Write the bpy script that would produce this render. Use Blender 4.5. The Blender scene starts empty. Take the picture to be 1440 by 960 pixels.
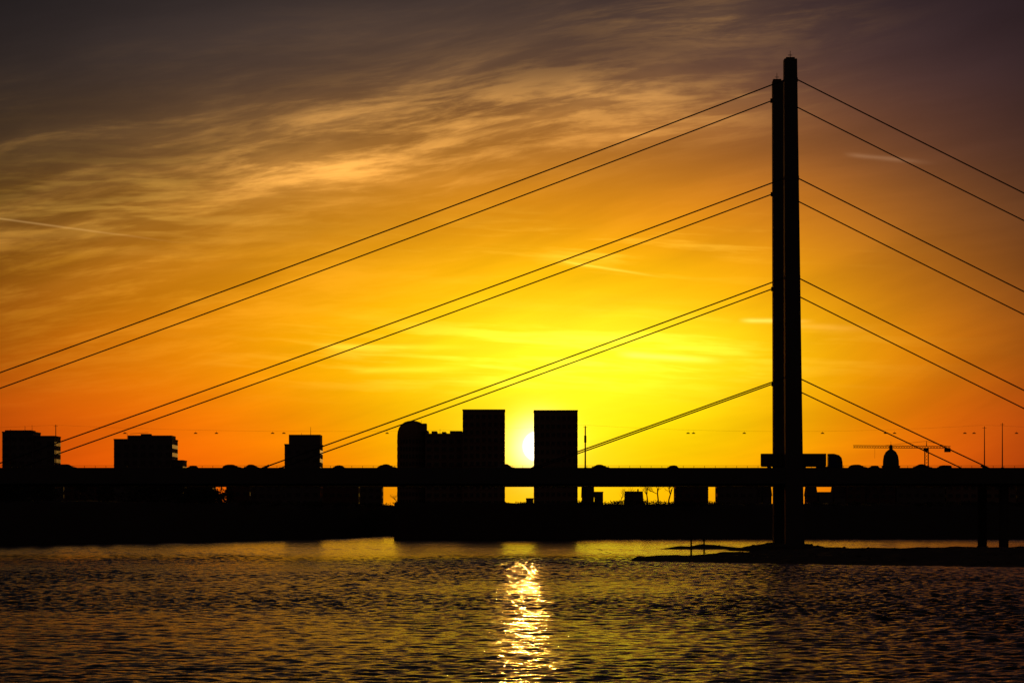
import bpy, bmesh, math, random
import numpy as np
from mathutils import Vector
random.seed(7); rng=np.random.default_rng(7)
S=bpy.context.scene
S.view_settings.view_transform='Standard'; S.view_settings.look='None'; S.view_settings.exposure=0

# ------------------------------------------------------------------ node helper
class NB:
    def __init__(s,nt): s.nt=nt
    def put(s,sock,v):
        if isinstance(v,bpy.types.NodeSocket): s.nt.links.new(v,sock)
        elif v is not None: sock.default_value=v
    def m(s,op,a,b=None,c=None,clamp=False):
        n=s.nt.nodes.new('ShaderNodeMath'); n.operation=op; n.use_clamp=clamp
        s.put(n.inputs[0],a)
        if b is not None: s.put(n.inputs[1],b)
        if c is not None: s.put(n.inputs[2],c)
        return n.outputs[0]
    def vm(s,op,a,b=None,scale=None):
        n=s.nt.nodes.new('ShaderNodeVectorMath'); n.operation=op
        s.put(n.inputs[0],a)
        if b is not None: s.put(n.inputs[1],b)
        if scale is not None: s.put(n.inputs['Scale'],scale)
        return n.outputs[0]
    def xyz(s,x,y,z=0.0):
        n=s.nt.nodes.new('ShaderNodeCombineXYZ')
        s.put(n.inputs[0],x); s.put(n.inputs[1],y); s.put(n.inputs[2],z); return n.outputs[0]
    def ss(s,v,a,b,lo=0.0,hi=1.0):
        n=s.nt.nodes.new('ShaderNodeMapRange'); n.interpolation_type='SMOOTHSTEP'
        s.put(n.inputs[0],v); n.inputs[1].default_value=a; n.inputs[2].default_value=b
        n.inputs[3].default_value=lo; n.inputs[4].default_value=hi; return n.outputs[0]
    def noise(s,vec,scale=1,detail=6,rough=.6,dist=0.0):
        n=s.nt.nodes.new('ShaderNodeTexNoise'); s.put(n.inputs['Vector'],vec)
        n.inputs['Scale'].default_value=scale; n.inputs['Detail'].default_value=detail
        n.inputs['Roughness'].default_value=rough; n.inputs['Distortion'].default_value=dist
        return n.outputs[0]
    def ramp(s,f,stops,interp='LINEAR'):
        n=s.nt.nodes.new('ShaderNodeValToRGB'); r=n.color_ramp; r.interpolation=interp
        while len(r.elements)<len(stops): r.elements.new(.5)
        for i,(p,c) in enumerate(stops):
            r.elements[i].position=p
        for i,(p,c) in enumerate(stops):
            r.elements[i].color=(c[0],c[1],c[2],1)
        s.put(n.inputs[0],f); return n.outputs[0]
    def mix(s,f,a,b):
        n=s.nt.nodes.new('ShaderNodeMix'); n.data_type='RGBA'
        s.put(n.inputs[0],f); s.put(n.inputs[6],a); s.put(n.inputs[7],b); return n.outputs[2]
    def gauss(s,v,c,w):
        d=s.m('DIVIDE',s.m('SUBTRACT',v,c),w)
        return s.m('EXPONENT',s.m('MULTIPLY',s.m('MULTIPLY',d,d),-1.0))

def lin(c): 
    return tuple((v/255/12.92) if v/255<=.04045 else ((v/255+.055)/1.055)**2.4 for v in c)

# ------------------------------------------------------------------ sky
SUN_AZ=math.radians(0.495); SUN_EL=math.radians(1.36)
W=bpy.data.worlds.new('World'); S.world=W; W.use_nodes=True
try: W.cycles.sampling_method='NONE'
except Exception as ex: print(ex)
nt=W.node_tree; nt.nodes.clear(); B=NB(nt)
DEG=57.2958/4200.0
def AZ(x): return (x-720)*DEG
def EL(y): return (727-y)*DEG
tc=nt.nodes.new('ShaderNodeTexCoord')
sp=nt.nodes.new('ShaderNodeSeparateXYZ'); nt.links.new(B.vm('NORMALIZE',tc.outputs['Generated']),sp.inputs[0])
az=B.m('MULTIPLY',B.m('ARCTAN2',sp.outputs[0],sp.outputs[1]),57.2958)
el=B.m('MULTIPLY',B.m('ARCSINE',sp.outputs[2]),57.2958)
cols=[-600,0,300,550,800,1050,1250,1440,2100]
rows={
-100:[(14,12,15),(22,21,24),(34,30,32),(43,37,37),(46,38,38),(42,34,37),(34,26,31),(28,21,26),(13,11,14)],
0:[(18,16,18),(29,27,30),(46,40,40),(58,48,46),(62,50,48),(58,44,46),(46,35,40),(38,27,32),(18,15,18)],
100:[(24,20,20),(40,35,35),(64,52,48),(86,66,54),(100,74,56),(88,62,55),(66,47,48),(50,35,38),(22,17,20)],
200:[(34,25,18),(56,44,34),(98,70,44),(142,94,42),(170,108,40),(148,90,44),(102,63,46),(68,44,40),(28,19,20)],
300:[(46,30,15),(86,58,24),(156,101,30),(214,136,24),(242,152,16),(218,128,22),(150,88,34),(90,54,34),(36,20,18)],
400:[(60,34,10),(122,70,14),(216,130,14),(251,170,6),(255,196,3),(248,168,7),(196,112,18),(120,66,27),(44,22,16)],
500:[(72,33,8),(166,80,9),(241,135,5),(255,196,2),(255,250,3),(255,204,3),(232,134,7),(160,77,17),(50,22,12)],
600:[(76,29,8),(194,73,8),(246,108,3),(255,170,2),(255,250,4),(255,196,3),(239,110,5),(182,67,13),(54,20,10)],
700:[(76,27,8),(194,64,8),(242,88,3),(252,134,2),(255,205,2),(254,150,3),(234,90,4),(182,61,13),(54,18,10)]}
fx=B.m('DIVIDE',B.m('SUBTRACT',az,AZ(-600)),AZ(2100)-AZ(-600),clamp=True)
elc=B.m('MINIMUM',B.m('MAXIMUM',el,EL(700)),EL(-100))
acc=None; wsum=None
for y,cs in rows.items():
    st=[((x+600)/2700.0,lin(c)) for x,c in zip(cols,cs)]
    c=B.ramp(fx,st,'B_SPLINE')
    w=B.gauss(elc,EL(y),100*DEG*0.72)
    t=B.vm('SCALE',c,scale=w)
    acc=t if acc is None else B.vm('ADD',acc,t)
    wsum=w if wsum is None else B.m('ADD',wsum,w)
base=B.vm('SCALE',acc,scale=B.m('DIVIDE',1.0,wsum))
sa,se=math.degrees(SUN_AZ),math.degrees(SUN_EL)
def ell(cx,cy,rx,ry):
    return B.m('MULTIPLY',B.gauss(az,AZ(cx),rx*DEG),B.gauss(el,EL(cy),ry*DEG))
g1=B.m('MULTIPLY',B.gauss(az,sa,1.3),B.gauss(el,se,1.0))
g2=B.m('MULTIPLY',B.gauss(az,sa,.44),B.gauss(el,se,.44))
base=B.vm('ADD',base,B.vm('SCALE',(.5,.30,.02),scale=g1))
base=B.vm('ADD',base,B.vm('SCALE',(2.0,1.5,.85),scale=g2))
base=B.vm('ADD',base,B.vm('SCALE',(.3,.28,.02),scale=ell(830,500,190,70)))
# --- cirrus
def rot(deg,sx,sy,ox=0.0):
    c,s_=math.cos(math.radians(deg)),math.sin(math.radians(deg))
    u=B.m('ADD',B.m('MULTIPLY',az,c),B.m('MULTIPLY',el,s_))
    v=B.m('SUBTRACT',B.m('MULTIPLY',el,c),B.m('MULTIPLY',az,s_))
    return u,v,B.xyz(B.m('ADD',B.m('MULTIPLY',u,sx),ox),B.m('MULTIPLY',v,sy),ox)
warp=B.noise(B.xyz(B.m('MULTIPLY',az,.16),B.m('MULTIPLY',el,.3),3.0),1,1,.5)
wv=B.m('MULTIPLY',B.m('SUBTRACT',warp,.5),1.6)
u1,v1,p1=rot(12,.17,.95,5.3)
p1=B.vm('ADD',p1,B.xyz(0.0,wv,0.0))
c1=B.noise(p1,1.0,5,.55,0.0)
u1f,v1f,p1f=rot(8,.50,3.7,11.7)
p1f=B.vm('ADD',p1f,B.xyz(0.0,B.m('MULTIPLY',wv,1.9),0.0)); c1f=B.noise(p1f,1.0,5,.64,.2)
base=B.vm('SCALE',base,scale=B.ss(c1,.25,.75,.88,1.12))
brt=B.ss(el,EL(0),EL(240),.42,1.0)
fine=B.ss(c1f,.41,.67)
mass=B.m('ADD',ell(830,145,200,48),B.m('MULTIPLY',ell(610,190,200,58),.95))
mass=B.m('ADD',mass,B.m('MULTIPLY',ell(440,245,160,36),.8))
mass=B.m('ADD',mass,B.m('MULTIPLY',ell(980,38,180,36),.6))
mass=B.m('MINIMUM',mass,1.15)
d1=B.m('MULTIPLY',mass,B.m('ADD',B.m('MULTIPLY',fine,.66),B.m('MULTIPLY',B.ss(c1,.36,.66),.32)))
ax_c=EL(190)*math.cos(math.radians(12))-AZ(600)*math.sin(math.radians(12))
band=B.m('MULTIPLY',B.gauss(v1,ax_c,120*DEG),B.ss(az,AZ(1250),AZ(850)))
d1b=B.m('MULTIPLY',band,B.m('MULTIPLY',B.ss(c1,.42,.70),B.m('ADD',.12,B.m('MULTIPLY',fine,.38))))
dd1=B.m('MULTIPLY',B.m('ADD',d1,d1b),brt)
base=B.vm('ADD',base,B.vm('SCALE',(.52,.255,.055),scale=dd1))
# ripples on the left
u2,v2,p2=rot(2,.55,5.2,9.0)
c2=B.noise(B.vm('ADD',p2,B.xyz(0.0,B.m('MULTIPLY',wv,1.3),0.0)),1.0,3,.55,.3)
d2=B.m('MULTIPLY',ell(215,295,210,55),B.ss(c2,.42,.66))
base=B.vm('ADD',base,B.vm('SCALE',(.19,.11,.018),scale=d2))
d3=B.m('MULTIPLY',ell(150,400,420,140),B.ss(c1f,.42,.7))
base=B.vm('ADD',base,B.vm('SCALE',(.12,.06,.004),scale=d3))
# low wisps near the sun
u4,v4,p4=rot(-3,.28,3.3,21.0)
c4=B.noise(B.vm('ADD',p4,B.xyz(0.0,B.m('MULTIPLY',wv,.6),0.0)),1.0,5,.6,.2)
d4=B.m('MULTIPLY',ell(770,500,300,42),B.ss(c4,.45,.66))
base=B.vm('ADD',base,B.vm('SCALE',(.55,.42,.05),scale=d4))
d4b=B.m('MULTIPLY',ell(850,350,260,40),B.ss(c4,.5,.7))
base=B.vm('ADD',base,B.vm('SCALE',(.26,.18,.02),scale=d4b))
def streak(x0,y0,x1,y1,w,strength,col):
    ax,ay,bx,by=AZ(x0),EL(y0),AZ(x1),EL(y1)
    L=math.hypot(bx-ax,by-ay); cx,cy=(bx-ax)/L,(by-ay)/L
    du=B.m('SUBTRACT',az,ax); dv=B.m('SUBTRACT',el,ay)
    al=B.m('ADD',B.m('MULTIPLY',du,cx),B.m('MULTIPLY',dv,cy))
    ac=B.m('SUBTRACT',B.m('MULTIPLY',dv,cx),B.m('MULTIPLY',du,cy))
    ac=B.m('ADD',ac,B.m('MULTIPLY',B.m('SUBTRACT',c1f,.5),w*DEG*1.2))
    k=B.m('MULTIPLY',B.gauss(ac,0.0,w*DEG),B.m('MULTIPLY',B.ss(al,0,L*.2),B.ss(al,L,L*.45)))
    return B.vm('SCALE',col,scale=B.m('MULTIPLY',k,strength))
for a in [(-150,296,290,349,1.3,.5,(.35,.22,.08)),(775,366,950,394,1.5,.6,(.5,.36,.06)),
          (1035,452,1150,453,2.8,1.1,(.45,.28,.08)),(1090,458,1240,466,4,.4,(.35,.2,.05)),
          (1180,222,1320,238,3.0,.4,(.22,.14,.08)),
          (860,498,1035,509,4.5,.9,(.5,.5,.1)),(430,488,700,488,3.5,.6,(.45,.3,.03)),
          (480,523,700,516,4,.6,(.45,.3,.03))]:
    base=B.vm('ADD',base,streak(*a))
# fade overhead, behind and below horizon
base=B.mix(B.ss(el,EL(-100),26.0),base,(.0045,.0036,.004,1))
base=B.mix(B.ss(sp.outputs[1],.3,-.5),base,(.015,.009,.008,1))
base=B.mix(B.ss(el,0.0,-2.0),base,(.004,.003,.003,1))
sd=(math.sin(SUN_AZ)*math.cos(SUN_EL),math.cos(SUN_AZ)*math.cos(SUN_EL),math.sin(SUN_EL))
dd=nt.nodes.new('ShaderNodeVectorMath'); dd.operation='DISTANCE'
nt.links.new(B.vm('NORMALIZE',tc.outputs['Generated']),dd.inputs[0]); dd.inputs[1].default_value=sd
disc=B.ss(dd.outputs['Value'],.0054,.0038)
base=B.vm('ADD',base,B.vm('SCALE',(6.0,5.0,3.4),scale=disc))
sky=nt.nodes.new('ShaderNodeTexSky'); sky.sky_type='NISHITA'; sky.sun_disc=False
sky.sun_elevation=SUN_EL; sky.sun_rotation=SUN_AZ; sky.dust_density=3; sky.air_density=1.5
bg1=nt.nodes.new('ShaderNodeBackground'); nt.links.new(base,bg1.inputs[0]); bg1.inputs[1].default_value=1.0
bg2=nt.nodes.new('ShaderNodeBackground'); nt.links.new(sky.outputs[0],bg2.inputs[0]); bg2.inputs[1].default_value=0.0006
ad=nt.nodes.new('ShaderNodeAddShader'); nt.links.new(bg1.outputs[0],ad.inputs[0]); nt.links.new(bg2.outputs[0],ad.inputs[1])
wo=nt.nodes.new('ShaderNodeOutputWorld'); nt.links.new(ad.outputs[0],wo.inputs[0])

sl=bpy.data.lights.new('sun','SUN'); sl.energy=0.15; sl.angle=math.radians(.53); sl.color=(1,.48,.08)
so=bpy.data.objects.new('sun',sl); S.collection.objects.link(so)
so.rotation_euler=Vector(sd).to_track_quat('Z','Y').to_euler()

cam=bpy.data.cameras.new('camera'); co=bpy.data.objects.new('camera',cam); S.collection.objects.link(co)
cam.sensor_width=36; cam.lens=105; cam.shift_y=0.1715; cam.clip_start=1; cam.clip_end=60000
co.location=(0,0,8); co.rotation_euler=(math.radians(90),0,0); S.camera=co

# ------------------------------------------------------------------ materials
def mat(name,col,rough=.7,metal=0.0,nscale=.5,var=.3,bump=0.0):
    m=bpy.data.materials.new(name); m.use_nodes=True; t=m.node_tree; b=NB(t)
    p=t.nodes['Principled BSDF']; tcn=t.nodes.new('ShaderNodeTexCoord')
    n=b.noise(tcn.outputs['Object'],nscale,3,.6)
    c=b.mix(n,tuple(v*(1-var) for v in col)+(1,),tuple(min(1,v*(1+var)) for v in col)+(1,))
    t.links.new(c,p.inputs['Base Color']); p.inputs['Roughness'].default_value=rough; p.inputs['Metallic'].default_value=metal
    if bump:
        bn=t.nodes.new('ShaderNodeBump'); bn.inputs['Strength'].default_value=bump
        t.links.new(b.noise(tcn.outputs['Object'],nscale*4,4,.6),bn.inputs['Height']); t.links.new(bn.outputs[0],p.inputs['Normal'])
    return m
M_conc=mat('concrete',(.17,.15,.14),.85,nscale=.3)
M_conc2=mat('facade_stone',(.28,.18,.13),.8,nscale=.2)
M_brick=mat('brick',(.17,.09,.07),.9,nscale=.4)
M_pier=mat('weathered_concrete',(.08,.075,.07),.9,nscale=.4)
M_steel=mat('painted_steel',(.10,.10,.10),.5,.2,.3)
M_dark=mat('dark_metal',(.04,.04,.045),.5,.4,2)
M_asph=mat('asphalt',(.05,.05,.05),.9,nscale=2)
M_white=mat('road_paint',(.7,.7,.68),.7,nscale=3,var=.1)
M_glass=mat('window_glass',(.06,.055,.05),.35,0,1,.1)
M_roof=mat('roof_tiles',(.09,.06,.05),.8)
M_copper=mat('copper_roof',(.08,.14,.11),.6)
M_ground=mat('ground',(.06,.05,.04),.95,nscale=.05,bump=.3)
M_gravel=mat('gravel',(.10,.085,.07),.95,nscale=.6,bump=.8)
M_leaf=mat('foliage',(.05,.055,.03),.8,nscale=.3,var=.5)
M_bark=mat('bark',(.07,.055,.045),.9,nscale=2)
M_tyre=mat('rubber',(.02,.02,.02),.9)
M_tarp=mat('trailer_tarpaulin',(.10,.09,.08),.7)
paints=[mat('car_paint_%s'%n,c,.3,.3,1,.05) for n,c in [('grey',(.15,.15,.16)),('red',(.3,.03,.02)),('blue',(.03,.05,.15)),('silver',(.2,.2,.2)),('black',(.02,.02,.02))]]

# ------------------------------------------------------------------ mesh helpers
def obj(name,bm,m,parent=None,smooth=False,bevel=0):
    me=bpy.data.meshes.new(name)
    if smooth:
        for f in bm.faces: f.smooth=True
    bm.to_mesh(me); bm.free()
    for mm in (m if isinstance(m,list) else [m]): me.materials.append(mm)
    o=bpy.data.objects.new(name,me); S.collection.objects.link(o)
    if parent: o.parent=parent
    if bevel:
        b=o.modifiers.new('bevel','BEVEL'); b.width=bevel; b.segments=2
    return o
def empty(name,loc=(0,0,0)):
    e=bpy.data.objects.new(name,None); e.location=loc; S.collection.objects.link(e); return e
def box(bm,x0,x1,y0,y1,z0,z1,mi=0):
    v=[bm.verts.new(p) for p in [(x0,y0,z0),(x1,y0,z0),(x1,y1,z0),(x0,y1,z0),(x0,y0,z1),(x1,y0,z1),(x1,y1,z1),(x0,y1,z1)]]
    for q in [(3,2,1,0),(4,5,6,7),(0,1,5,4),(1,2,6,5),(2,3,7,6),(3,0,4,7)]:
        f=bm.faces.new([v[i] for i in q]); f.material_index=mi
def loft(bm,secs):
    rings=[[bm.verts.new(p) for p in s] for s in secs]
    n=len(rings[0])
    for a,b in zip(rings[:-1],rings[1:]):
        for i in range(n): bm.faces.new([a[i],a[(i+1)%n],b[(i+1)%n],b[i]])
    bm.faces.new(rings[0][::-1]); bm.faces.new(rings[-1])
def tube(bm,p,q,r0,r1=None,n=6):
    if r1 is None: r1=r0
    p=Vector(p); q=Vector(q); d=(q-p).normalized()
    a=d.orthogonal().normalized(); b=d.cross(a)
    loft(bm,[[c+a*(r*math.cos(2*math.pi*i/n))+b*(r*math.sin(2*math.pi*i/n)) for i in range(n)] for c,r in ((p,r0),(q,r1))])
def revolve(bm,cx,cy,prof,n=20):
    loft(bm,[[(cx+r*math.cos(2*math.pi*i/n),cy+r*math.sin(2*math.pi*i/n),z) for i in range(n)] for r,z in prof])
def grid_mesh(name,P,m,smooth=True):
    R,C,_=P.shape; me=bpy.data.meshes.new(name)
    me.vertices.add(R*C); me.vertices.foreach_set('co',P.astype(np.float32).ravel())
    idx=np.arange(R*C).reshape(R,C)
    q=np.stack([idx[:-1,:-1],idx[:-1,1:],idx[1:,1:],idx[1:,:-1]],-1).reshape(-1,4)
    me.loops.add(q.size); me.loops.foreach_set('vertex_index',q.ravel().astype(np.int32))
    me.polygons.add(len(q)); me.polygons.foreach_set('loop_start',np.arange(0,q.size,4,dtype=np.int32))
    me.update(calc_edges=True); me.validate()
    if smooth: me.polygons.foreach_set('use_smooth',np.ones(len(me.polygons),dtype=bool))
    me.materials.append(m); o=bpy.data.objects.new(name,me); S.collection.objects.link(o); return o

# ------------------------------------------------------------------ water
mw=bpy.data.materials.new('river_water'); mw.use_nodes=True; t=mw.node_tree; b=NB(t); p=t.nodes['Principled BSDF']
p.inputs['Base Color'].default_value=(.010,.007,.006,1); p.inputs['Roughness'].default_value=.12; p.inputs['IOR'].default_value=1.33
tcn=t.nodes.new('ShaderNodeTexCoord')
h=b.noise(tcn.outputs['Object'],2.6,3,.65,.0)
sy_=t.nodes.new('ShaderNodeSeparateXYZ'); t.links.new(tcn.outputs['Object'],sy_.inputs[0])
bn=t.nodes.new('ShaderNodeBump'); bn.inputs['Distance'].default_value=.085
t.links.new(b.ss(sy_.outputs[1],400,850,1.0,.35),bn.inputs['Strength'])   # calmer, sheltered water by the far bank
t.links.new(h,bn.inputs['Height']); t.links.new(bn.outputs[0],p.inputs['Normal'])
ys=[125.0]
while ys[-1]<1400: ys.append(ys[-1]+min(.95,max(.2,ys[-1]*.0015)))
ys=np.array([-6000,-400,-50,40,90]+ys+[1500])
NC=520
s=np.linspace(-1,1,NC)
half=np.clip(np.abs(ys)*.185+10,30,260)
half[ys<125]=40
X=s[None,:]*half[:,None]
ext=np.array([60,300,1500,9000])
X=np.concatenate([-(half[:,None]+ext[None,::-1]),X,half[:,None]+ext[None,:]],1)
Y=np.repeat(ys[:,None],X.shape[1],1)
Zw=np.zeros_like(X)
gust=np.zeros_like(X)
for i in range(11):
    th=rng.uniform(0,6.28); k=2*math.pi/rng.uniform(18,170); ph=rng.uniform(0,6.28)
    gust+=np.sin(k*(X*math.cos(th)*1.0+Y*math.sin(th)*.55)+ph)
gust=np.clip(1+.13*gust,.55,1.5)
NW=70; rms=.165
for i in range(NW):
    lam=.6*(3.6/.6)**(rng.uniform()**1.1); k=2*math.pi/lam
    th=math.pi/2+.15+rng.normal()*.7; ph=rng.uniform(0,6.28)
    a=rms*math.sqrt(2/NW)/k*rng.uniform(.6,1.4)
    Zw+=a*np.sin(k*(X*math.cos(th)+Y*math.sin(th))+ph)
tY=np.clip((Y-400)/450,0,1); tY=tY*tY*(3-2*tY)
Zw*=gust*(1-.62*tY)
Zw[:, :4]=0; Zw[:, -4:]=0; Zw[Y<125]=0
water=grid_mesh('river_water',np.stack([X,Y,Zw],-1),mw)

# ------------------------------------------------------------------ ground (far bank to horizon)
shore=[(-9000,300),(-1500,420),(-600,700),(-300,820),(-151,884),(-100,1020),(-66,1150),(-60,1290),(-47,1290),(-43,1086),(24,1086),(34,1118),(400,1120),(1500,1160),(9000,1400)]
sxs=[a for a,_ in shore]; sys_=[b_ for _,b_ in shore]
gx=np.unique(np.concatenate([np.linspace(-9000,-420,30),np.linspace(-420,420,340),np.linspace(420,9000,30),[-66,-60,-47,-43]]))
yo=np.interp(gx,sxs,sys_)
steep=np.where((gx>-44)&(gx<26),.12,1.0)
offs=[(-6,-1.5),(0,0.0),(4,.9),(10,2.6),(20,6.0),(32,10.0),(45,12.6),(60,13.2),(100,13.3),(220,13.2),(500,13),(1200,12.5),(4000,12),(12000,10),(40000,5)]
P=np.zeros((len(offs),len(gx),3))
for i,(o_,z) in enumerate(offs):
    jit=rng.normal(size=len(gx))*(.9 if 0<=o_<50 else 0)
    P[i,:,0]=gx; P[i,:,1]=yo+(o_*steep if o_<=60 else o_)+jit*steep; P[i,:,2]=z+(rng.normal(size=len(gx))*.25 if 0<o_<250 else 0)
grid_mesh('ground',P,M_ground)

# gravel spit around the pylon
gx=np.linspace(10,420,420); gy=np.linspace(440,800,260)
GX,GY=np.meshgrid(gx,gy)
def bump(cx,cy,rx,ry,h): return h*np.exp(-((GX-cx)/rx)**2-((GY-cy)/ry)**2)
nz=np.zeros_like(GX)
for i in range(30):
    th=rng.uniform(0,6.28); lam_=2.5*(12)**rng.uniform(); k=2*math.pi/lam_; nz+=np.sin(k*(GX*math.cos(th)+GY*math.sin(th))+rng.uniform(0,6.28))*lam_**.7*.010
hw=np.interp(GX,[21,25,32,44,62,90,420],[1,9,24,50,86,106,124]); cy=np.interp(GX,[21,25,60,420],[548,548,578,588])
hh=np.interp(GX,[19,23.0,28,50,62,85,110,420],[-1.2,.5,.85,1.15,1.3,1.5,1.7,2.2])
tt=np.clip(np.abs((GY-cy)/hw),0,3)
Zs=np.maximum(hh*(1-tt**3),-1.2)
Zs=np.where(hh<0,hh,Zs)
Zs=np.maximum(Zs,bump(67,717,13,22,2.3)-.5)
Zs=np.maximum(Zs,bump(51,752,12,6,1.2)-.35)
Zs=np.maximum(Zs,bump(43,748,6,4,.9)-.3)
Zs=np.clip(Zs,-1.2,9)+nz*np.clip(.3+np.clip(Zs,0,1),0,1)
grid_mesh('gravel_spit',np.stack([GX,GY,Zs],-1),M_gravel)
bm=bmesh.new()
for i in range(700):
    x=random.uniform(24,190); yy=random.uniform(460,770)
    ix=int((x-10)/410*419); iy=int((yy-440)/360*259)
    z=Zs[iy,ix]
    if z<-.05: continue
    r=random.uniform(.12,.42)
    res=bmesh.ops.create_icosphere(bm,subdivisions=1,radius=r)
    for v in res['verts']:
        v.co=Vector((v.co.x*random.uniform(.8,1.5),v.co.y*random.uniform(.8,1.4),v.co.z*random.uniform(.6,1)))+Vector((x,yy,z+r*.2))
obj('boulders',bm,M_gravel)

# ------------------------------------------------------------------ bridge
YN,YF=700.0,735.0
BR=empty('cable_stayed_bridge')
def ring(x0,x1,y0,y1,z): return [(x0,y0,z),(x1,y0,z),(x1,y1,z),(x0,y1,z)]
bm=bmesh.new()
loft(bm,[ring(64.0,68.5,YN-2.2,YN+2.2,-2),ring(64.0,68.2,YN-2,YN+2,8),ring(63.68,66.7,YN-1.5,YN+1.5,115.2)])
obj('near_pylon',bm,M_steel,BR,bevel=.12)
bm=bmesh.new()
loft(bm,[ring(64.3,68.4,YF-2.2,YF+2.2,-2),ring(64.3,68.2,YF-2,YF+2,8),ring(64.05,66.9,YF-1.5,YF+1.5,115.2)])
obj('far_pylon',bm,M_steel,BR,bevel=.12)
bm=bmesh.new()
for yy in (YN,YF):
    box(bm,64.2,66.2,yy-1.0,yy+1.0,115.2,115.6); tube(bm,(65.2,yy,115.6),(65.2,yy,117.2),.09,.05)
    tube(bm,(64.7,yy,116.2),(65.7,yy,116.2),.07)
    for z,xr in ((110.5,66.95),(87.5,67.25),(64.2,67.55),(40.8,67.85)):
        box(bm,63.6+(110-z)*.004,xr,yy-.5,yy+.5,z-.6,z+.4)
obj('pylon_fittings',bm,M_dark,BR)
bm=bmesh.new()
for yy in (YN,YF): loft(bm,[[(66.2+rx*math.cos(a),yy+ry*math.sin(a),z) for a in [i*math.pi/10 for i in range(20)]] for rx,ry,z in ((5.2,8,-2),(4.9,7.6,1.2),(3.4,4.2,1.8))])
obj('pylon_foundation',bm,M_pier,BR)
bm=bmesh.new()
hts=[40.8,64.2,87.5,110.5]; LX=[3.6,-59.5,-124.2,-183.5]; RX=[112.5,157.6,204.5,252.5]
for yy in (YN,YF):
    for hz,lx,rx in zip(hts,LX,RX):
        for ex,sx in ((lx,64.2),(rx,66.8)):
            n=14; pts=[]
            for i in range(n+1):
                u=i/n; L=abs(ex-sx)
                pts.append((sx+(ex-sx)*u,yy,hz+(19.2-hz)*u-4*u*(1-u)*L*L*1.6e-5))
            for a_,b_ in zip(pts[:-1],pts[1:]): tube(bm,a_,b_,.15,n=8)
            dx=1 if ex>sx else -1
            tube(bm,(ex-dx*2.6,yy,19.2+2.6*.36),(ex,yy,19.0),.28,n=8)
obj('stay_cables',bm,M_dark,BR)
x0,x1=-900,700
bm=bmesh.new()
def extr(bm,prof,xa,xb): loft(bm,[[(xa,y,z) for y,z in prof],[(xb,y,z) for y,z in prof]])
extr(bm,[(698.6,18.3),(698.6,19.0),(736.4,19.0),(736.4,18.3),(731.5,17.6),(730.5,15.4),(723,15.35),(722,17.4),(713,17.4),(712,15.35),(704.5,15.4),(703.5,17.6)],x0,x1)
obj('deck_girder',bm,M_steel,BR)
bm=bmesh.new()
for ya in (698.35,736.42):
    box(bm,x0,x1,ya,ya+.23,15.9 if ya<700 else 17.2,19.6)
obj('fascia',bm,M_steel,BR)
bm=bmesh.new()
for ya in (698.4,736.5):
    box(bm,x0,x1,ya,ya+.1,20.0,20.08); 
    x=x0
    while x<x1:
        box(bm,x,x+.08,ya+.01,ya+.09,19.6,20.0); x+=2.5
obj('handrail',bm,M_dark,BR)
bm=bmesh.new()
x=x0
while x<x1:
    box(bm,x,x+.35,698.9,736.2,17.0,18.3); x+=8
obj('cross_beams',bm,M_steel,BR)
bm=bmesh.new()
box(bm,x0,x1,704,731,19.004,19.03); obj('road_surface',bm,M_asph,BR)
bm=bmesh.new()
for yl in (704.5,717,718,730.5): box(bm,x0,x1,yl,yl+.15,19.034,19.038)
for yl in (708.3,712.6,722.3,726.6):
    x=x0
    while x<x1: box(bm,x,x+4,yl,yl+.12,19.034,19.038); x+=12
obj('lane_markings',bm,M_white,BR)
bm=bmesh.new()
for yy in (703,731.5): box(bm,x0,x1,yy,yy+.5,19.004,19.14)
box(bm,x0,x1,717.3,717.7,19.04,19.8)
obj('kerb_and_barrier',bm,M_conc,BR)
bm=bmesh.new()
for px_ in (115.5,205,300,420,560,-330,-450,-600):
    for yy,w in ((YN+1.5,1.15),(YF-1.5,1.15)):
        loft(bm,[[(px_+w*1.15*math.cos(a),yy+w*1.15*math.sin(a),z) for a in [i*math.pi/8 for i in range(16)]] for z in (-2,1)]) 
        loft(bm,[[(px_+w*math.cos(a),yy+w*math.sin(a),z) for a in [i*math.pi/8 for i in range(16)]] for z in (1,15.4)])
obj('piers',bm,M_pier,BR)

for hx in [-76,-71,-57.5,-54.8,42.3,43.6,55.8,74.6,89.7,91.9,108.8,111.0,121.2,-93,-30,-12]:
    e=empty('suspended_street_lamp',(hx,717.5,28.2))
    bm=bmesh.new(); loft(bm,[ring(-.45,.45,-.2,.2,-.12),ring(-.35,.35,-.14,.14,.05),ring(-.1,.1,-.05,.05,.12)]); obj('lamp_head',bm,M_dark,e,bevel=.02)
    bm=bmesh.new(); tube(bm,(0,0,.1),(0,0,.45),.03); obj('hanger',bm,M_dark,e)
    bm=bmesh.new(); box(bm,-.32,.32,-.12,.12,-.15,-.125); obj('lens_cover',bm,M_glass,e)
bm=bmesh.new()
masts=[-236,-109.6,17.6,113.5,240]
for a_,b_ in zip(masts[:-1],masts[1:]):
    n=16; pts=[(a_+(b_-a_)*i/n,717.5,28.6+3.4*((2*i/n-1)**2)*.45) for i in range(n+1)]
    for p_,q_ in zip(pts[:-1],pts[1:]): tube(bm,p_,q_,.018,n=4)
obj('span_wire',bm,M_dark)
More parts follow.
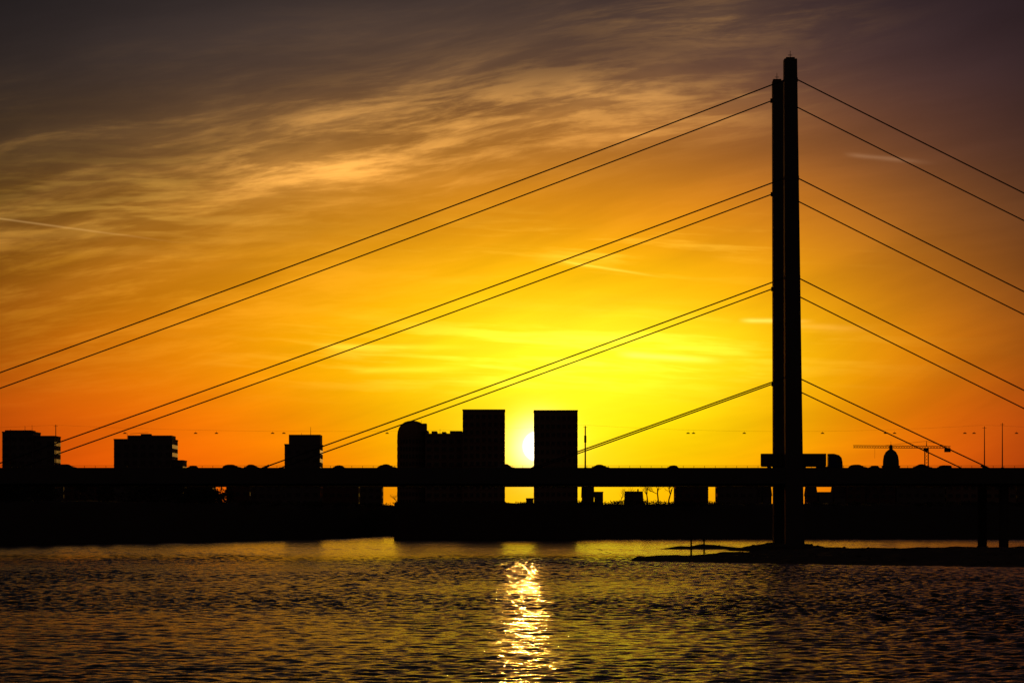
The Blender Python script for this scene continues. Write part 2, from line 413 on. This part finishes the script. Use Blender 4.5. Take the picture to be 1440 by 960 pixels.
for mx,h_ in [(-109.6,30.2),(-120.5,29.0),(17.6,30.0),(113.5,29.8),(117.8,30.6),(-236,30)]:
    e=empty('lamp_mast',(mx,717.5,19.04))
    bm=bmesh.new(); tube(bm,(0,0,.0),(0,0,h_-19),.15,.08,8); obj('pole',bm,M_dark,e)
    bm=bmesh.new(); box(bm,-.3,.3,-.3,.3,.76,.95); tube(bm,(-.5,0,h_-19.4),(.5,0,h_-19.4),.04); obj('bracket',bm,M_dark,e)

# ------------------------------------------------------------------ vehicles
def wheel(bm,x,y,r,w):
    loft(bm,[[(x+rr*math.cos(a),yy,r+rr*math.sin(a)) for a in [i*math.pi/8 for i in range(16)]] for yy,rr in ((y-w/2,r*.9),(y-w*.4,r),(y+w*.4,r),(y+w/2,r*.9))])
def car(x,y,d,pm,kind='sedan',L=4.4,H=1.46):
    van=kind=='van'
    e=empty('van' if van else 'car',(x,y,19.04)); e.scale=(d,1,1)
    w=.88; s_=L/4.4
    if van: H=2.0; low=[(-2.4,.35),(-2.45,1.0),(-2.35,1.1),(1.5,1.1),(2.35,.95),(2.5,.7),(2.5,.35)]; cab=[(-2.33,1.1),(-2.25,H-.1),(-2.0,H),(.7,H),(1.1,H-.1),(1.75,1.1)]
    else:
        low=[(-2.2*s_,.32),(-2.22*s_,.7),(-2.1*s_,.93),(-1.0,.97),(1.0,.93),(1.9*s_,.78),(2.18*s_,.6),(2.2*s_,.32)]
        cab={'sedan':[(-1.75*s_,.93),(-1.0,H-.07),(-.6,H),(-.1,H),(.3,H-.07),(1.2,.92)],
             'estate':[(-2.1*s_,.93),(-1.95*s_,H-.12),(-1.6,H-.02),(-.1,H),(.35,H-.06),(1.15,.92)],
             'hatch':[(-2.05*s_,.93),(-1.6*s_,H-.14),(-1.1,H-.02),(-.1,H),(.35,H-.06),(1.25,.92)]}[kind]
    bm=bmesh.new(); loft(bm,[[(a,yy*k,z) for a,z in low] for yy,k in ((-w,1),(w,1))]); obj('body',bm,pm,e,bevel=.07)
    bm=bmesh.new(); loft(bm,[[(a,-w+.06+(.16 if z>1.0 else 0),z) for a,z in cab],[(a,w-.06-(.16 if z>1.0 else 0),z) for a,z in cab]]); obj('cabin',bm,pm,e,bevel=.05)
    bm=bmesh.new()
    zl,zh=(1.0,H-.14) if not van else (1.2,H-.2)
    for sy in (-1,1):
        y_=sy*(w-.05); y2=sy*(w-.19)
        for xa,xb,xc,xd in ((-1.35,-.35,-.35,-1.0),(-.25,.95,.35,-.25)):
            v=[bm.verts.new(c) for c in ((xa,y_,zl),(xb,y_,zl),(xc,y2,zh),(xd,y2,zh))]; bm.faces.new(v)
    obj('side_windows',bm,M_glass,e)
    bm=bmesh.new()
    for wx in (-1.35*s_,1.38*s_):
        for wy in (-w+.08,w-.08): wheel(bm,wx,wy,.32,.22)
    obj('wheels',bm,M_tyre,e)
    bm=bmesh.new(); 
    for sy in (-1,1): box(bm,.95,1.1,sy*(w+.02)-.09,sy*(w+.02)+.09,.95,1.08)
    obj('mirrors',bm,pm,e)
cars=[(95,1,706.5,0,'estate'),(270,-1,724,3,'sedan'),(327,1,706,4,'hatch'),(355,1,710,0,'sedan'),(475,-1,720,2,'sedan'),(545,1,706,1,'sedan'),(537,-1,724,4,'hatch'),(712,1,710.5,3,'hatch'),(845,1,706,4,'sedan'),(945,-1,721,0,'sedan'),(1207,1,706.5,1,'hatch'),(1298,1,706,4,'sedan'),(1325,-1,720,2,'estate'),(1228,-1,724,0,'sedan'),(82,-1,720,2,'sedan'),(-60,1,706,1,'van'),(1500,1,706,3,'estate')]
for px_,d,y,pi_,kd in cars:
    car((px_-720)/4200*y,y,d,paints[pi_],kd,L=random.choice([4.0,4.4,4.7]),H=random.choice([1.42,1.5,1.62]))
e=empty('semi_truck',(58.9,706.4,19.03))
bm=bmesh.new(); box(bm,0,15.3,-1.25,1.25,1.1,4.0); obj('trailer_box',bm,M_tarp,e,bevel=.05)
bm=bmesh.new()
for i in range(13): box(bm,.3+i*1.15,.38+i*1.15,-1.28,-1.252,1.2,3.9); box(bm,.3+i*1.15,.38+i*1.15,1.252,1.28,1.2,3.9)
obj('tarpaulin_straps',bm,M_dark,e)
bm=bmesh.new(); box(bm,.1,15.2,-1.1,1.1,.88,1.08); box(bm,13.0,19.0,-.45,.45,.6,.86); box(bm,7.2,10.5,-1.2,1.2,.4,.85); obj('chassis',bm,M_dark,e)
bm=bmesh.new(); loft(bm,[[(a,yy,z) for a,z in [(15.8,.7),(15.8,3.4),(16.5,3.72),(18.3,3.65),(18.9,3.1),(19.15,1.9),(19.25,.55),(18.6,.45)]] for yy in (-1.22,1.22)]); obj('cab',bm,paints[2],e,bevel=.08)
bm=bmesh.new(); loft(bm,[[(a,yy,z) for a,z in [(15.7,3.45),(15.8,3.98),(17.2,3.98),(18.5,3.6)]] for yy in (-1,1)]); obj('roof_spoiler',bm,paints[2],e)
bm=bmesh.new()
v=[bm.verts.new(c) for c in ((19.18,-1.1,1.95),(19.18,1.1,1.95),(18.96,1.05,3.0),(18.96,-1.05,3.0))]; bm.faces.new(v)
for yy in (-1.235,1.235):
    v=[bm.verts.new(c) for c in ((17.7,yy,2.0),(18.95,yy,2.0),(18.8,yy,2.9),(17.7,yy,2.9))]; bm.faces.new(v)
obj('cab_windows',bm,M_glass,e)
bm=bmesh.new()
for wx in (1.9,3.2,4.5,15.6,18.2):
    for wy in (-1.05,1.05): wheel(bm,wx,wy,.5,.32)
obj('wheels',bm,M_tyre,e)

# ------------------------------------------------------------------ buildings
def building(name,x0,x1,y0,depth,z1,m=M_conc,fl=3.3,bay=3.2,z0=12.5,roof='flat',win=True):
    e=empty(name,((x0+x1)/2,y0+depth/2,z0)); hx=(x1-x0)/2; hy=depth/2; H=z1-z0
    bm=bmesh.new(); box(bm,-hx,hx,-hy,hy,0,H); obj('walls',bm,m,e)
    if win:
        bm=bmesh.new(); nx=max(1,int(2*hx/bay)); nyy=max(1,int(depth/bay)); nf=max(1,int((H-1)/fl))
        for f in range(nf):
            za=.9+f*(H-1)/nf; zb=za+fl*.5
            for i in range(nx):
                c=-hx+(i+.5)*2*hx/nx; w=bay*.32
                box(bm,c-w,c+w,-hy-.04,-hy+.1,za,zb)
            for i in range(nyy):
                c=-hy+(i+.5)*depth/nyy; w=bay*.32
                box(bm,-hx-.04,-hx+.1,c-w,c+w,za,zb); box(bm,hx-.1,hx+.04,c-w,c+w,za,zb)
        obj('windows',bm,M_glass,e)
        bm=bmesh.new()
        for f in range(nf): 
            za=.9+f*(H-1)/nf-.25; box(bm,-hx-.12,hx+.12,-hy-.12,-hy-.003,za,za+.18)
        obj('sills',bm,m,e)
    if roof=='flat':
        bm=bmesh.new()
        for a in ((-hx-.15,hx+.15,-hy-.15,-hy+.25),(-hx-.15,hx+.15,hy-.25,hy+.15),(-hx-.15,-hx+.25,-hy+.26,hy-.26),(hx-.25,hx+.15,-hy+.26,hy-.26)): box(bm,*a,H+.003,H+.5)
        obj('parapet',bm,m,e)
    elif roof=='gable':
        bm=bmesh.new(); loft(bm,[[(-hx-.3,-hy-.4,H),(-hx-.3,hy+.4,H),(-hx-.3,0,H+hy*.7)],[(hx+.3,-hy-.4,H),(hx+.3,hy+.4,H),(hx+.3,0,H+hy*.7)]]); obj('roof',bm,M_roof,e)
        bm=bmesh.new(); box(bm,hx*.4,hx*.4+.8,-.4,.4,H+hy*.4,H+hy*.7+1.2); obj('chimney',bm,M_brick,e)
    return e,hx,hy,H
def extra(e,name,boxes,m,tubes=()):
    bm=bmesh.new()
    for a in boxes: box(bm,*a)
    for t_ in tubes: tube(bm,*t_)
    obj(name,bm,m,e)
Y0=1300
e,hx,hy,H=building('apartment_tower',-221.9,-208.3,Y0,20,44.8)
extra(e,'plant_room',[(-6.3,5.2,-6,6,H+.01,H+1.2)],M_conc,[((1.5,0,H+1),(1.5,0,H+3.2),.12,.08),((4.6,0,H+1),(4.6,0,H+3.6),.1,.06)])
building('apartment_building',-208.25,-199.3,Y0+1,18,43.0)
e,hx,hy,H=building('apartment_tower',-173.3,-147.9,Y0,22,41.6)
extra(e,'roof_storey',[(-7.1,12,-8,9,H+.01,H+2.1),(-2,2.2,-3,3,H+2.11,H+2.9)],M_conc,[((-8.3,0,H),(-8.3,0,H+3.4),.1,.06),((-7,0,H+3.0),(1,0,H+3.6),.08,.08)])
building('apartment_annex',-147.85,-143.4,Y0+1,16,32.4)
e,hx,hy,H=building('office_tower',-99,-83.6,Y0,20,39.4)
extra(e,'upper_storeys',[(-6,7.6,-8,8,H+.51,H+4.6)],M_conc,[((3.0,0,H+4),(3.0,0,H+8.2),.14,.06),((-1,0,H+4),(-1,0,H+5.6),.1,.06)])
e,hx,hy,H=building('office_building',-37.8,-21.5,Y0+2,22,43.6,M_conc2)
extra(e,'roof_crown',[(-8,8,-8,8,H+.6,H+1.0),(-8,-7,-8,8,H+1.0,H+2.2),(-5.5,-3.2,-8,8,H+1.0,H+2.0),(-1,.8,-8,8,H+1.0,H+1.7),(2.5,7.8,-8,8,H+1.0,H+2.1)],M_conc2,[((-2,0,H+1),(-2,0,H+3.2),.1,.05)])
e=empty('round_turret_building',(-43.9,1314,12.5))
bm=bmesh.new(); revolve(bm,0,0,[(6.6,0),(6.6,31.2),(6.4,33.2),(5.8,34.9),(4.8,36.3),(3.4,37.3),(1.8,37.8),(.1,38)],28); obj('drum',bm,M_conc2,e)
bm=bmesh.new()
for f in range(9):
    for i in range(28):
        a=i*2*math.pi/28+.11; z=1.5+f*3.3
        v=[bm.verts.new((6.66*math.cos(a+d),6.66*math.sin(a+d),zz)) for d,zz in ((-.07,z),(.07,z),(.07,z+1.7),(-.07,z+1.7))]; bm.faces.new(v)
obj('windows',bm,M_glass,e)
extra(e,'side_block',[(3.2,6.4,-5.5,5,33.0,36.6)],M_conc2,[((4,0,36),(4,0,38.2),.1,.05)])
building('tower_block',-21.4,-3.1,Y0-4,22,54.3,M_conc2,3.4,2.3)
building('tower_block',9.6,28.5,Y0-4,22,54.0,M_conc2,3.4,2.3)
e=empty('radio_mast',(31.9,1300,12.5))
extra(e,'shaft',[],M_dark,[((0,0,0),(0,0,35),.45,.28)]); extra(e,'antennas',[(-.5,.5,-.2,.2,28,31)],M_dark)
def low(p0,p1,z,roof='flat',yy=1400,m=M_conc,name='low_rise_building',dep=16):
    q=yy/4200; building(name,(p0-720)*q,(p1-720)*q-.3,yy,dep,z,m,3.2,3.4,roof=roof)
for p0,p1,z,m in [(-260,-180,25,M_brick),(-180,-70,27,M_conc),(-68,10,26,M_brick),(12,90,24.5,M_conc),(90,168,27,M_brick),(169,240,25,M_conc2),(240,300,24.2,M_brick),
                (318,352,22.9,M_brick),(352,440,25,M_conc),(441,505,26,M_brick),(506,538,23.4,M_conc),
                (950,997,25.5,M_brick),(1009,1072,26,M_conc),(1190,1260,24.5,M_brick),(1261,1330,26,M_conc),(1331,1430,25,M_conc2),(1431,1520,27,M_brick),(1521,1640,25,M_conc)]:
    low(p0,p1,z,m=m)
low(1073,1086,18,'gable'); low(1136,1150,18.0,'gable',m=M_brick); low(1152,1172,19.4,'flat'); low(1173,1190,17.4,'gable')
low(819,836,18.0,'gable',yy=1500,m=M_brick); low(837,849,20.4,'flat',yy=1500); low(740,751,16.5,'flat')
low(880,905,16.4,'gable',yy=1600)
e=empty('domed_church',(190.3,1500,12.5))
bm=bmesh.new(); revolve(bm,0,0,[(4.4,0),(4.4,20.5),(4.7,20.6),(4.7,21.2),(4.1,21.3),(4.0,24.0),(3.6,26.4),(2.6,28.3),(1.2,29.4),(.9,29.5)],20); obj('dome',bm,M_copper,e,smooth=False)
bm=bmesh.new(); revolve(bm,0,0,[(.9,29.4),(.9,31.0),(.5,31.7),(.08,32.1),(.06,33.6)],10); obj('lantern',bm,M_copper,e)
bm=bmesh.new()
box(bm,-12,12,4.8,24,0,13); obj('nave',bm,M_conc2,e)
e=empty('tower_crane',(208.2,1500,12.5))
bm=bmesh.new()
def lattice(bm,p,q,w,n,r):
    p=Vector(p); q=Vector(q); d=(q-p).normalized(); up=Vector((0,0,1)) if abs(d.z)<.5 else Vector((1,0,0)); sd_=d.cross(up).normalized()
    of=[up*w/2+sd_*w/2,up*w/2-sd_*w/2,-up*w/2-sd_*w/2,-up*w/2+sd_*w/2]
    for o_ in of: tube(bm,p+o_,q+o_,r,n=4)
    for i in range(n):
        a=p+(q-p)*i/n; c=p+(q-p)*(i+1)/n
        for j in range(4): tube(bm,a+of[j],c+of[(j+1)%4],r*.6,n=4)
lattice(bm,(0,0,0),(0,0,30.3),1.8,18,.16); obj('tower',bm,M_dark,e)
bm=bmesh.new(); lattice(bm,(-36.8,0,31),(0,0,30.7),1.1,28,.17); obj('jib',bm,M_dark,e)
bm=bmesh.new(); lattice(bm,(0,0,30.7),(12,0,30.6),1.0,8,.17); obj('counter_jib',bm,M_dark,e)
bm=bmesh.new(); box(bm,9,12,-.8,.8,28.2,30.1); box(bm,-1.6,.8,-1.9,-.6,28.6,30.2); obj('counterweight_and_cab',bm,M_conc,e)
bm=bmesh.new(); tube(bm,(0,0,31),(0,0,33.8),.25,.1); tube(bm,(0,0,33.7),(-22,0,31.4),.07); tube(bm,(0,0,33.7),(11,0,31),.07); tube(bm,(-26,0,30.5),(-26,0,25),.05); obj('tie_rods',bm,M_dark,e)
for x_,y_,h_ in ((36.0,600,4.6),(43.4,675,3.6)):  # thin navigation posts at the left of the spit
    e=empty('navigation_post',(x_,y_,-1)); extra(e,'post',[],M_bark,[((0,0,0),(0,0,h_+1),.2,.16,8)]); extra(e,'marker',[(-.3,.3,-.08,.08,h_,h_+.5)],M_dark)

# ------------------------------------------------------------------ vegetation
def ground_z(x,y):
    o_=y-np.interp(x,sxs,sys_); return float(np.interp(o_,[a for a,_ in offs],[b_ for _,b_ in offs]))
def foliage(name,clumps,per,size):
    V=[]
    for (cx,cy,cz,rx,ry,rz) in clumps:
        k=per
        d=rng.normal(size=(k,3)); d/=np.linalg.norm(d,axis=1)[:,None]; r=rng.uniform(.25,1,size=(k,1))**.5
        c=np.array([cx,cy,cz])+d*r*np.array([rx,ry,rz])*rng.uniform(.75,1.2,size=(k,1))
        a=rng.normal(size=(k,3)); a/=np.linalg.norm(a,axis=1)[:,None]; b_=np.cross(a,rng.normal(size=(k,3))); b_/=np.linalg.norm(b_,axis=1)[:,None]
        s_=size*rng.uniform(.5,1.3,size=(k,1))
        V.append(np.stack([c-a*s_,c-b_*s_*.6,c+a*s_,c+b_*s_*.6],1).reshape(-1,3))
    V=np.concatenate(V); me=bpy.data.meshes.new(name); nq=len(V)//4
    me.vertices.add(len(V)); me.vertices.foreach_set('co',V.astype(np.float32).ravel())
    me.loops.add(nq*4); me.loops.foreach_set('vertex_index',np.arange(nq*4,dtype=np.int32))
    me.polygons.add(nq); me.polygons.foreach_set('loop_start',np.arange(0,nq*4,4,dtype=np.int32))
    me.update(calc_edges=True); me.materials.append(M_leaf)
    o=bpy.data.objects.new(name,me); S.collection.objects.link(o)
cl=[]
for i in range(150):
    x=random.uniform(-330,-105); y=np.interp(x,sxs,sys_)+random.uniform(45,110); h_=random.uniform(2.2,3.8)
    z=13+h_*.8
    cl.append((x,y,z,random.uniform(2.5,5),3,h_))
    if random.random()<.5: cl.append((x+random.uniform(-2,2),y,z+h_*.7,random.uniform(1.5,3),2.5,h_*.6))
foliage('riverside_trees',cl,150,.5)
cl=[]
for i in range(260):
    x=random.choice([random.uniform(-100,-44),random.uniform(24,340),random.uniform(24,340),random.uniform(24,80)])
    y=np.interp(x,sxs,sys_)+random.uniform(30,75); h_=random.uniform(.5,1.5)*(1.4 if 40<x<62 else 1)
    if -8<x<9: continue
    cl.append((x,y,12.8+h_*.3,random.uniform(1.2,3.5),2,h_))
foliage('riverbank_shrubs',cl,90,.3)
cl=[]
for i in range(26):
    x=random.uniform(-42,24); cl.append((x,1095+random.uniform(0,15),13.2,random.uniform(1,2.5),1.5,random.uniform(.4,.9)))
foliage('quayside_hedge',cl,80,.25)

def tree(name,x,y,h,seed):
    random.seed(seed); z=ground_z(x,y)-.3
    e=empty(name,(x,y,z)); bm=bmesh.new(); bt=bmesh.new()
    def grow(p,d,L,r,lev):
        n=3 if lev<3 else 2
        for i in range(n):
            d2=(d+Vector((random.gauss(0,.13),random.gauss(0,.13),random.gauss(.04,.08)))).normalized()
            q=p+d2*(L/n); r2=r*.86
            tube(bm if lev<2 else bt,p,q,r,r2,5 if lev<2 else 3); 
            if lev<5 and (lev>0 or i>0):
                for _ in range(2 if lev<4 else 3):
                    s_=(d2+Vector((random.gauss(0,.75),random.gauss(0,.75),random.gauss(.15,.45)))).normalized()
                    grow(q,s_,L*random.uniform(.5,.72),r2*.55,lev+1) if random.random()<(.85 if lev<3 else .6) else None
            p,d,r=q,d2,r2
    grow(Vector((0,0,0)),Vector((0,0,1)),h*.5,h*.026,0)
    obj('trunk_and_limbs',bm,M_bark,e); obj('twigs',bt,M_bark,e)
for i,(px_,yy,h_) in enumerate([(910,1200,12),(926,1205,13.5),(940,1200,13),(952,1210,12),(872,1190,7),(890,1195,8),(1218,1200,12),(1235,1205,11),(1064,1190,10),(560,1330,9),(308,1010,4),(985,1200,9),(836,1200,5.5)]):
    tree('bare_tree',(px_-720)/4200*yy,yy,h_,100+i)
print('verts',sum(len(m.vertices) for m in bpy.data.meshes))
